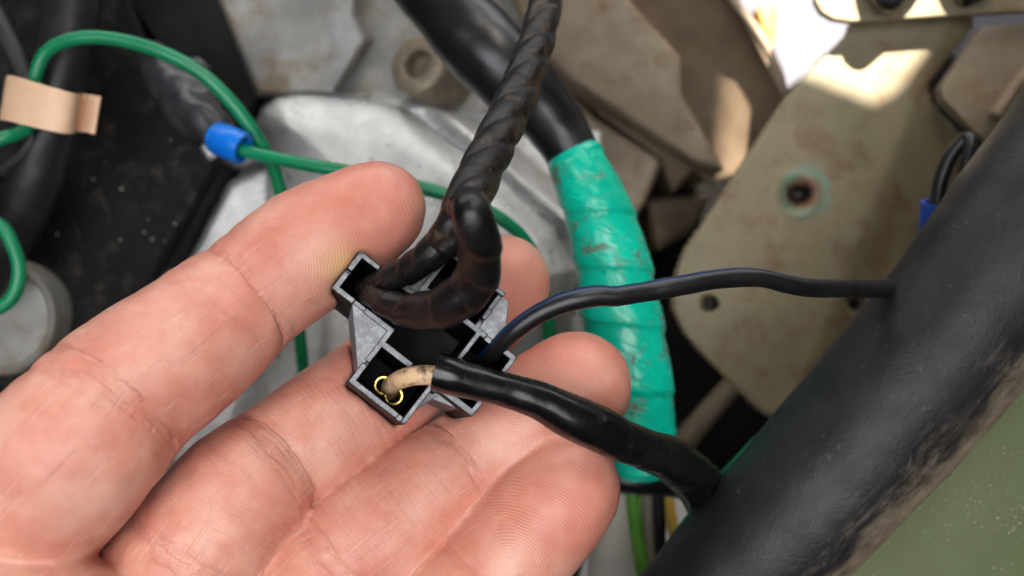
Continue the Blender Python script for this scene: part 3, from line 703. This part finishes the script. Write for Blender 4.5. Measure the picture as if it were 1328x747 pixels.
def seg_sdf(D_, a, b, ra, rb, pad=9.):
    lo = np.minimum(a, b)-max(ra, rb)-pad; hi = np.maximum(a, b)+max(ra, rb)+pad
    i0 = np.clip(((lo-lo3)/HS).astype(int), 0, dims); i1 = np.clip(((hi-lo3)/HS).astype(int)+1, 0, dims)
    if (i1 <= i0).any(): return None
    X = gx[0][i0[0]:i1[0]][:, None, None].astype(np.float32); Y = gx[1][i0[1]:i1[1]][None, :, None].astype(np.float32); Z = gx[2][i0[2]:i1[2]][None, None, :].astype(np.float32)
    e = b-a; L2 = max(e@e, 1e-9)
    t_ = np.clip(((X-a[0])*e[0]+(Y-a[1])*e[1]+(Z-a[2])*e[2])/L2, 0, 1)
    d = np.sqrt((X-a[0]-t_*e[0])**2+(Y-a[1]-t_*e[1])**2+(Z-a[2]-t_*e[2])**2)-(ra+(rb-ra)*t_)
    return (slice(i0[0], i1[0]), slice(i0[1], i1[1]), slice(i0[2], i1[2])), d
def smin(a, b, k):
    h = np.clip(.5+.5*(b-a)/k, 0, 1); return b+(a-b)*h-k*h*(1-h)
SDF = np.full(dims, 60., np.float32); splines = {}
for fn, pts in FING.items():
    q = to_mm(pts); s = crom(q, 2.2); splines[fn] = crom(q, .7)
    Df = np.full(dims, 60., np.float32)
    for i in range(len(s)-1):
        r_ = seg_sdf(Df, s[i, :3], s[i+1, :3], s[i, 3], s[i+1, 3], 5)
        if r_: Df[r_[0]] = np.minimum(Df[r_[0]], r_[1])
    SDF = smin(SDF, Df, .35)
PALM = [[(-140, 822, 27, 104), (40, 832, 23, 108)], [(40, 834, 20, 108), (190, 862, 8, 106)], [(140, 850, 4, 100), (280, 890, 0, 96)], [(280, 890, 0, 96), (420, 950, -2, 88)],
        [(-70, 850, 10, 104), (-330, 1380, 6, 120)], [(100, 860, 4, 104), (-290, 1400, 2, 120)], [(270, 900, 0, 100), (-220, 1440, 2, 122)], [(410, 960, -2, 92), (-150, 1460, 4, 118)],
        [(-250, 1420, 4, 150), (-420, 1700, 0, 150)], [(-150, 920, 18, 95), (-320, 1300, 16, 140)],
        [(-300, 1180, 20, 118), (-330, 960, 26, 98)], [(-330, 960, 26, 98), (-300, 770, 30, 86)], [(-300, 770, 30, 86), (-255, 650, 30, 76)]]
DP = np.full(dims, 60., np.float32)
for a, b in PALM:
    q = to_mm([a, b]); r_ = seg_sdf(DP, q[0, :3], q[1, :3], q[0, 3], q[1, 3], 9)
    if r_: DP[r_[0]] = smin(DP[r_[0]], r_[1], 7.)
SDF = smin(SDF, DP, .6)
# flesh gives way where the connector presses into it
sC = K*(D-CZ)/D; pc = P(CC[0], CC[1], CZ)
i0 = ((np.array([-34., -26., -10.])-lo3)/HS).astype(int); i1 = ((np.array([4., 12., 18.])-lo3)/HS).astype(int)
X = gx[0][i0[0]:i1[0]][:, None, None]; Y = gx[1][i0[1]:i1[1]][None, :, None]; Z = gx[2][i0[2]:i1[2]][None, None, :]
hh = Z-CZ; dx = (X-TILT[0]*hh-pc.x)/sC; dy = -(Y-TILT[1]*hh-pc.y)/sC
uu = dx*U[0]+dy*U[1]; ww = dx*W[0]+dy*W[1]
def rect(a, b, c, d): return np.maximum(np.maximum(a-uu, uu-b), np.maximum(c-ww, ww-d))*sC
cd = np.minimum.reduce([rect(*q) for q in OUT]+[np.maximum(rect(-104, -40, -90, -18), (-(ww+19)-(uu+104)*1.05)*sC*.7)])
cd = np.maximum(cd, np.maximum(hh-2, DEP-hh))-.12
blk = SDF[i0[0]:i1[0], i0[1]:i1[1], i0[2]:i1[2]]
SDF[i0[0]:i1[0], i0[1]:i1[1], i0[2]:i1[2]] = -smin(-blk, cd.astype(np.float32), .7)
def surface_nets(S):
    ins = S < 0
    c = [ins[i:S.shape[0]-1+i, j:S.shape[1]-1+j, k:S.shape[2]-1+k] for i in (0, 1) for j in (0, 1) for k in (0, 1)]
    cnt = sum(x.astype(np.int8) for x in c); act = (cnt > 0) & (cnt < 8)
    I = np.argwhere(act); vid = np.full(act.shape, -1, np.int32); vid[act] = np.arange(len(I))
    acc = np.zeros((len(I), 3)); num = np.zeros(len(I))
    cor = [(i, j, k) for i in (0, 1) for j in (0, 1) for k in (0, 1)]
    val = {q: S[I[:, 0]+q[0], I[:, 1]+q[1], I[:, 2]+q[2]] for q in cor}
    for q in cor:
        for ax in range(3):
            if q[ax]: continue
            r_ = list(q); r_[ax] = 1; a, b = val[q], val[tuple(r_)]
            x = (a < 0) != (b < 0); tt = np.where(x, a/np.where(x, a-b, 1), 0)
            p = np.zeros((len(I), 3)); p += q; p[:, ax] += tt
            acc[x] += p[x]; num += x
    V = lo3+HS*(I+acc/num[:, None])
    F = []
    for ax in range(3):
        o1, o2 = [(1, 2), (2, 0), (0, 1)][ax]
        sl0 = [slice(None)]*3; sl1 = [slice(None)]*3; sl0[ax] = slice(0, -1); sl1[ax] = slice(1, None)
        a = ins[tuple(sl0)]; b = ins[tuple(sl1)]; x = np.argwhere(a != b)
        x = x[(x[:, o1] > 0) & (x[:, o2] > 0) & (x[:, o1] < S.shape[o1]-1) & (x[:, o2] < S.shape[o2]-1)]
        fl = a[x[:, 0], x[:, 1], x[:, 2]]
        def vv(d1, d2):
            y = x.copy(); y[:, o1] -= d1; y[:, o2] -= d2; return vid[y[:, 0], y[:, 1], y[:, 2]]
        q = np.stack([vv(1, 1), vv(0, 1), vv(0, 0), vv(1, 0)], 1)
        q[~fl] = q[~fl][:, ::-1]; F.append(q)
    return V, np.vstack(F)
# press the connector slightly into the flesh is left to overlap; clip the wrist by the grid edge
SDF[0] = SDF[-1] = 1; SDF[:, 0] = SDF[:, -1] = 1; SDF[:, :, 0] = SDF[:, :, -1] = 1
HV, HF = surface_nets(SDF); del SDF, DP, Df
E = np.vstack([HF[:, [0, 1]], HF[:, [1, 2]], HF[:, [2, 3]], HF[:, [3, 0]]])
def lap(V, it, w):
    deg = np.bincount(E.ravel(), minlength=len(V)).astype(float)
    for _ in range(it):
        acc = np.zeros_like(V)
        for ax in range(3):
            acc[:, ax] = np.bincount(E[:, 0], V[E[:, 1], ax], len(V))+np.bincount(E[:, 1], V[E[:, 0], ax], len(V))
        V = V+(acc/deg[:, None]-V)*w
    return V
HV = lap(HV, 4, .6)
def vnormals(V):
    n = np.cross(V[HF[:, 2]]-V[HF[:, 0]], V[HF[:, 3]]-V[HF[:, 1]]); N = np.zeros_like(V)
    for k in range(4):
        for ax in range(3): N[:, ax] += np.bincount(HF[:, k], n[:, ax], len(V))
    return N/np.maximum(np.linalg.norm(N, axis=1), 1e-9)[:, None]
HN = vnormals(HV)
# finger coordinates: u (mm from the tip), v (mm across, + = towards the little finger), w (palmar)
best = np.full(len(HV), 1e9); fu = np.zeros(len(HV)); fv = np.zeros(len(HV)); fid = np.zeros(len(HV), int); fw = np.zeros(len(HV))
for k, (fn, s) in enumerate(splines.items()):
    c = s[:, :3]; r = s[:, 3]; tt, _, _ = frames(c)
    arc = np.concatenate([[0], np.cumsum(np.linalg.norm(np.diff(c, axis=0), axis=1))]); tipu = arc[-1]+r[-1]
    lat = np.cross(tt, [0, 0, 1.]); lat /= np.linalg.norm(lat, axis=1)[:, None]
    for i0 in range(0, len(HV), 20000):
        Pp = HV[i0:i0+20000]; dm = ((Pp[:, None, :]-c[None])**2).sum(2); j = (np.sqrt(dm)-r[None]).argmin(1)
        dd_ = np.sqrt(dm[np.arange(len(Pp)), j])-r[j]
        rel = Pp-c[j]; ok = dd_ < best[i0:i0+20000]
        idx = np.where(ok)[0]+i0
        best[idx] = dd_[ok]; fu[idx] = (tipu-arc[j]-(rel*tt[j]).sum(1))[ok]; fv[idx] = (rel*lat[j]).sum(1)[ok]; fid[idx] = k; fw[idx] = HN[idx, 2]
far = sm((best-1.5)/6)
# flexion creases: (u, depth, width, slant, curve)
def u_at(fn, px, py):
    s = splines[fn]; q = to_mm([(px, py, 5, 1)])[0, :2]
    c = s[:, :3]; arc = np.concatenate([[0], np.cumsum(np.linalg.norm(np.diff(c, axis=0), axis=1))])
    pr = np.array([((p[0]/(D-p[2])*D-q[0]/(D-5)*D)**2+(p[1]/(D-p[2])*D-q[1]/(D-5)*D)**2) for p in c]); return arc[-1]+s[-1, 3]-arc[pr.argmin()]
CRE = {0: [(u_at('index', 321, 383), .42, .55, .05, .006), (u_at('index', 336, 372), .12, .5, .12, -.01), (u_at('index', 150, 520), .34, .6, .05, .01), (u_at('index', 138, 532), .28, .6, -.08, .006), (u_at('index', 168, 506), .14, .5, .1, .0), (u_at('index', 225, 463), .08, .5, .2, 0), (u_at('index', 270, 425), .08, .5, -.15, 0)],
       1: [(u_at('middle', 352, 606), .36, .55, .05, .01), (u_at('middle', 366, 596), .28, .5, -.05, .008), (u_at('middle', 338, 618), .16, .5, .12, 0), (u_at('middle', 250, 722), .3, .7, .1, 0), (u_at('middle', 262, 706), .2, .6, -.05, 0), (u_at('middle', 545, 462), .3, .6, 0, 0)],
       2: [(u_at('ring', 604, 606), .36, .55, .0, .012), (u_at('ring', 590, 617), .18, .5, .1, .01), (u_at('ring', 440, 736), .3, .6, .05, .01), (u_at('ring', 455, 724), .22, .5, -.08, 0)],
       3: [(u_at('little', 632, 750), .3, .6, 0, .01)]}
disp = np.zeros(len(HV)); cre = np.zeros(len(HV)); red = np.zeros(len(HV))
pal = sm((HN[:, 2]+.1)/.5)
xc = np.full(len(HV), 99.); xamp = np.zeros(len(HV))
for k, L in CRE.items():
    m_ = fid == k
    for (u0, dp, w, slant, curv) in L:
        wob_ = .35*np.sin(fv[m_]*.9+u0)+.2*np.sin(fv[m_]*2.3+u0*2)
        x = fu[m_]-u0-slant*fv[m_]-curv*fv[m_]**2-wob_
        x0 = fu[m_]-u0-slant*fv[m_]-curv*fv[m_]**2; ii = np.where(m_)[0]; nr = np.abs(x0) < np.abs(xc[ii])
        xc[ii[nr]] = x0[nr]; xamp[ii[nr]] = min(1, dp/.36)
        gshape = np.exp(-(x/w)**2)
        disp[m_] -= .75*dp*gshape*pal[m_]; disp[m_] += dp*.2*np.exp(-((np.abs(x)-2.2)/1.3)**2)*pal[m_]
        cre[m_] = np.maximum(cre[m_], gshape*pal[m_]*min(1, dp/.3))
# pressed dent where the connector corner bears on the index finger, soft redness near tips and joints
red += .75*np.exp(-((fu-9)/9)**2)+.35*np.exp(-((fu-34)/7)**2)
red *= (1-far)
# low frequency irregularity of the flesh
nz = np.array([mnoise.noise(Vector(p)*.16)+.5*mnoise.noise(Vector(p)*.38) for p in HV])
disp += .22*nz
HV = HV+HN*disp[:, None]
core = np.array([25., 22., 21., 23.])[fid]
ridge = np.where(fu < 60, np.sqrt((np.maximum(core-fu, (fu-core)*.35))**2+(fv*.95)**2+.3), fu)
rfade = (1-sm((fu-20)/9))*(1-far)*pal
press = np.exp(-((HV[:, 0]-P(447, 345, 10).x)**2+(HV[:, 1]-P(447, 345, 10).y)**2)/(2.8**2))

t = NT('skin')
uvw = t.attr('fuv', 'Vector')
n_big = t.noise(9, 4, .55); n_mid = t.noise(2.6, 5, .6)
col = t.ramp(n_big, [(.3, lin((197, 123, 106))), (.5, lin((209, 145, 127))), (.72, lin((220, 168, 150)))])
col = t.mix(t.math('MULTIPLY', t.mask(n_mid, .48, .72), .35), col, lin((220, 164, 142)))
col = t.mix(t.math('MULTIPLY', t.attr('red'), .45), col, lin((198, 100, 82)))
col = t.mix(t.math('MULTIPLY', t.attr('cre'), .18), col, lin((180, 84, 70)))
col = t.mix(t.math('MULTIPLY', t.attr('press'), .8), col, lin((214, 172, 120)))
# fine pale lines along and across the fingers
ln = t.noise(1.0, 4, .6, vec=uvw, scl=(.13, 2.0, 1), dist=.5)
lnm = t.mask(ln, .58, .66)
lx = t.noise(1.0, 4, .6, vec=uvw, scl=(1.5, .22, 1), dist=.5)
fade_p = t.math('SUBTRACT', 1, t.math('MULTIPLY', t.attr('rfade'), .8))
col = t.mix(t.math('MULTIPLY', t.math('MULTIPLY', lnm, fade_p), .22), col, lin((240, 200, 180)))
rp = t.math('SINE', t.math('MULTIPLY', t.math('ADD', t.attr('ridge'), t.math('MULTIPLY', t.noise(5, 2), 1.2)), 2*math.pi/.46))
rdg = t.math('MULTIPLY', rp, t.attr('rfade'))
col = t.mix(t.math('MULTIPLY', t.math('MULTIPLY', t.math('ADD', rp, 1), t.attr('rfade')), .05), col, lin((240, 190, 168)))
wn1 = t.math('MULTIPLY', t.math('SUBTRACT', t.noise(5.0, 1, .4), .5), 2.2)
x = t.math('DIVIDE', t.math('ADD', t.attr('xc'), wn1), .26)
tot = t.math('MULTIPLY', t.math('EXPONENT', t.math('MULTIPLY', t.math('MULTIPLY', x, x), -1)), t.attr('xamp'))
tot = t.math('MULTIPLY', tot, t.mask(t.noise(3.5, 2), .3, .5))
col = t.mix(t.math('MULTIPLY', tot, .16), col, lin((168, 82, 70)))
t.set('Base Color', col)
t.set('Roughness', .40); t.set('Specular IOR Level', .4)
t.set('Subsurface Weight', .35); t.b.inputs['Subsurface Radius'].default_value = (1.0, .35, .2); t.b.inputs['Subsurface Scale'].default_value = 1.6*MM
vor = t.n.new('ShaderNodeTexVoronoi'); vor.feature = 'DISTANCE_TO_EDGE'; vor.inputs['Scale'].default_value = 1/.85; t.l.new(t.co, vor.inputs['Vector'])
b1 = t.bump(t.math('MULTIPLY', t.mask(vor.outputs['Distance'], 0, .12), fade_p), .012)
b2 = t.bump(t.math('MULTIPLY', lx, fade_p), .10, prev=b1)
b3 = t.bump(t.math('MULTIPLY', t.math('SUBTRACT', 1, lnm), fade_p), .05, prev=b2)
b4 = t.bump(t.math('MULTIPLY', tot, -1), .09, prev=b3)
t.bump(t.math('MULTIPLY', rdg, t.mask(t.noise(3.0, 4, .6), .36, .6)), .014, prev=b4)
M['skin'] = t.m
hand = link_mesh('hand', HV, HF.astype(np.int32), M['skin'], None, attrs={
    'fuv': ('FLOAT_VECTOR', np.stack([fu, fv, fid*37.], 1)), 'red': ('FLOAT', red), 'cre': ('FLOAT', cre), 'ridge': ('FLOAT', ridge), 'rfade': ('FLOAT', rfade), 'press': ('FLOAT', press), 'xc': ('FLOAT', xc), 'xamp': ('FLOAT', xamp*(1-far))})
tag(hand, 'bare open hand with curled fingers holding the black plug connector', 'hand')
print('hand faces', len(HF))
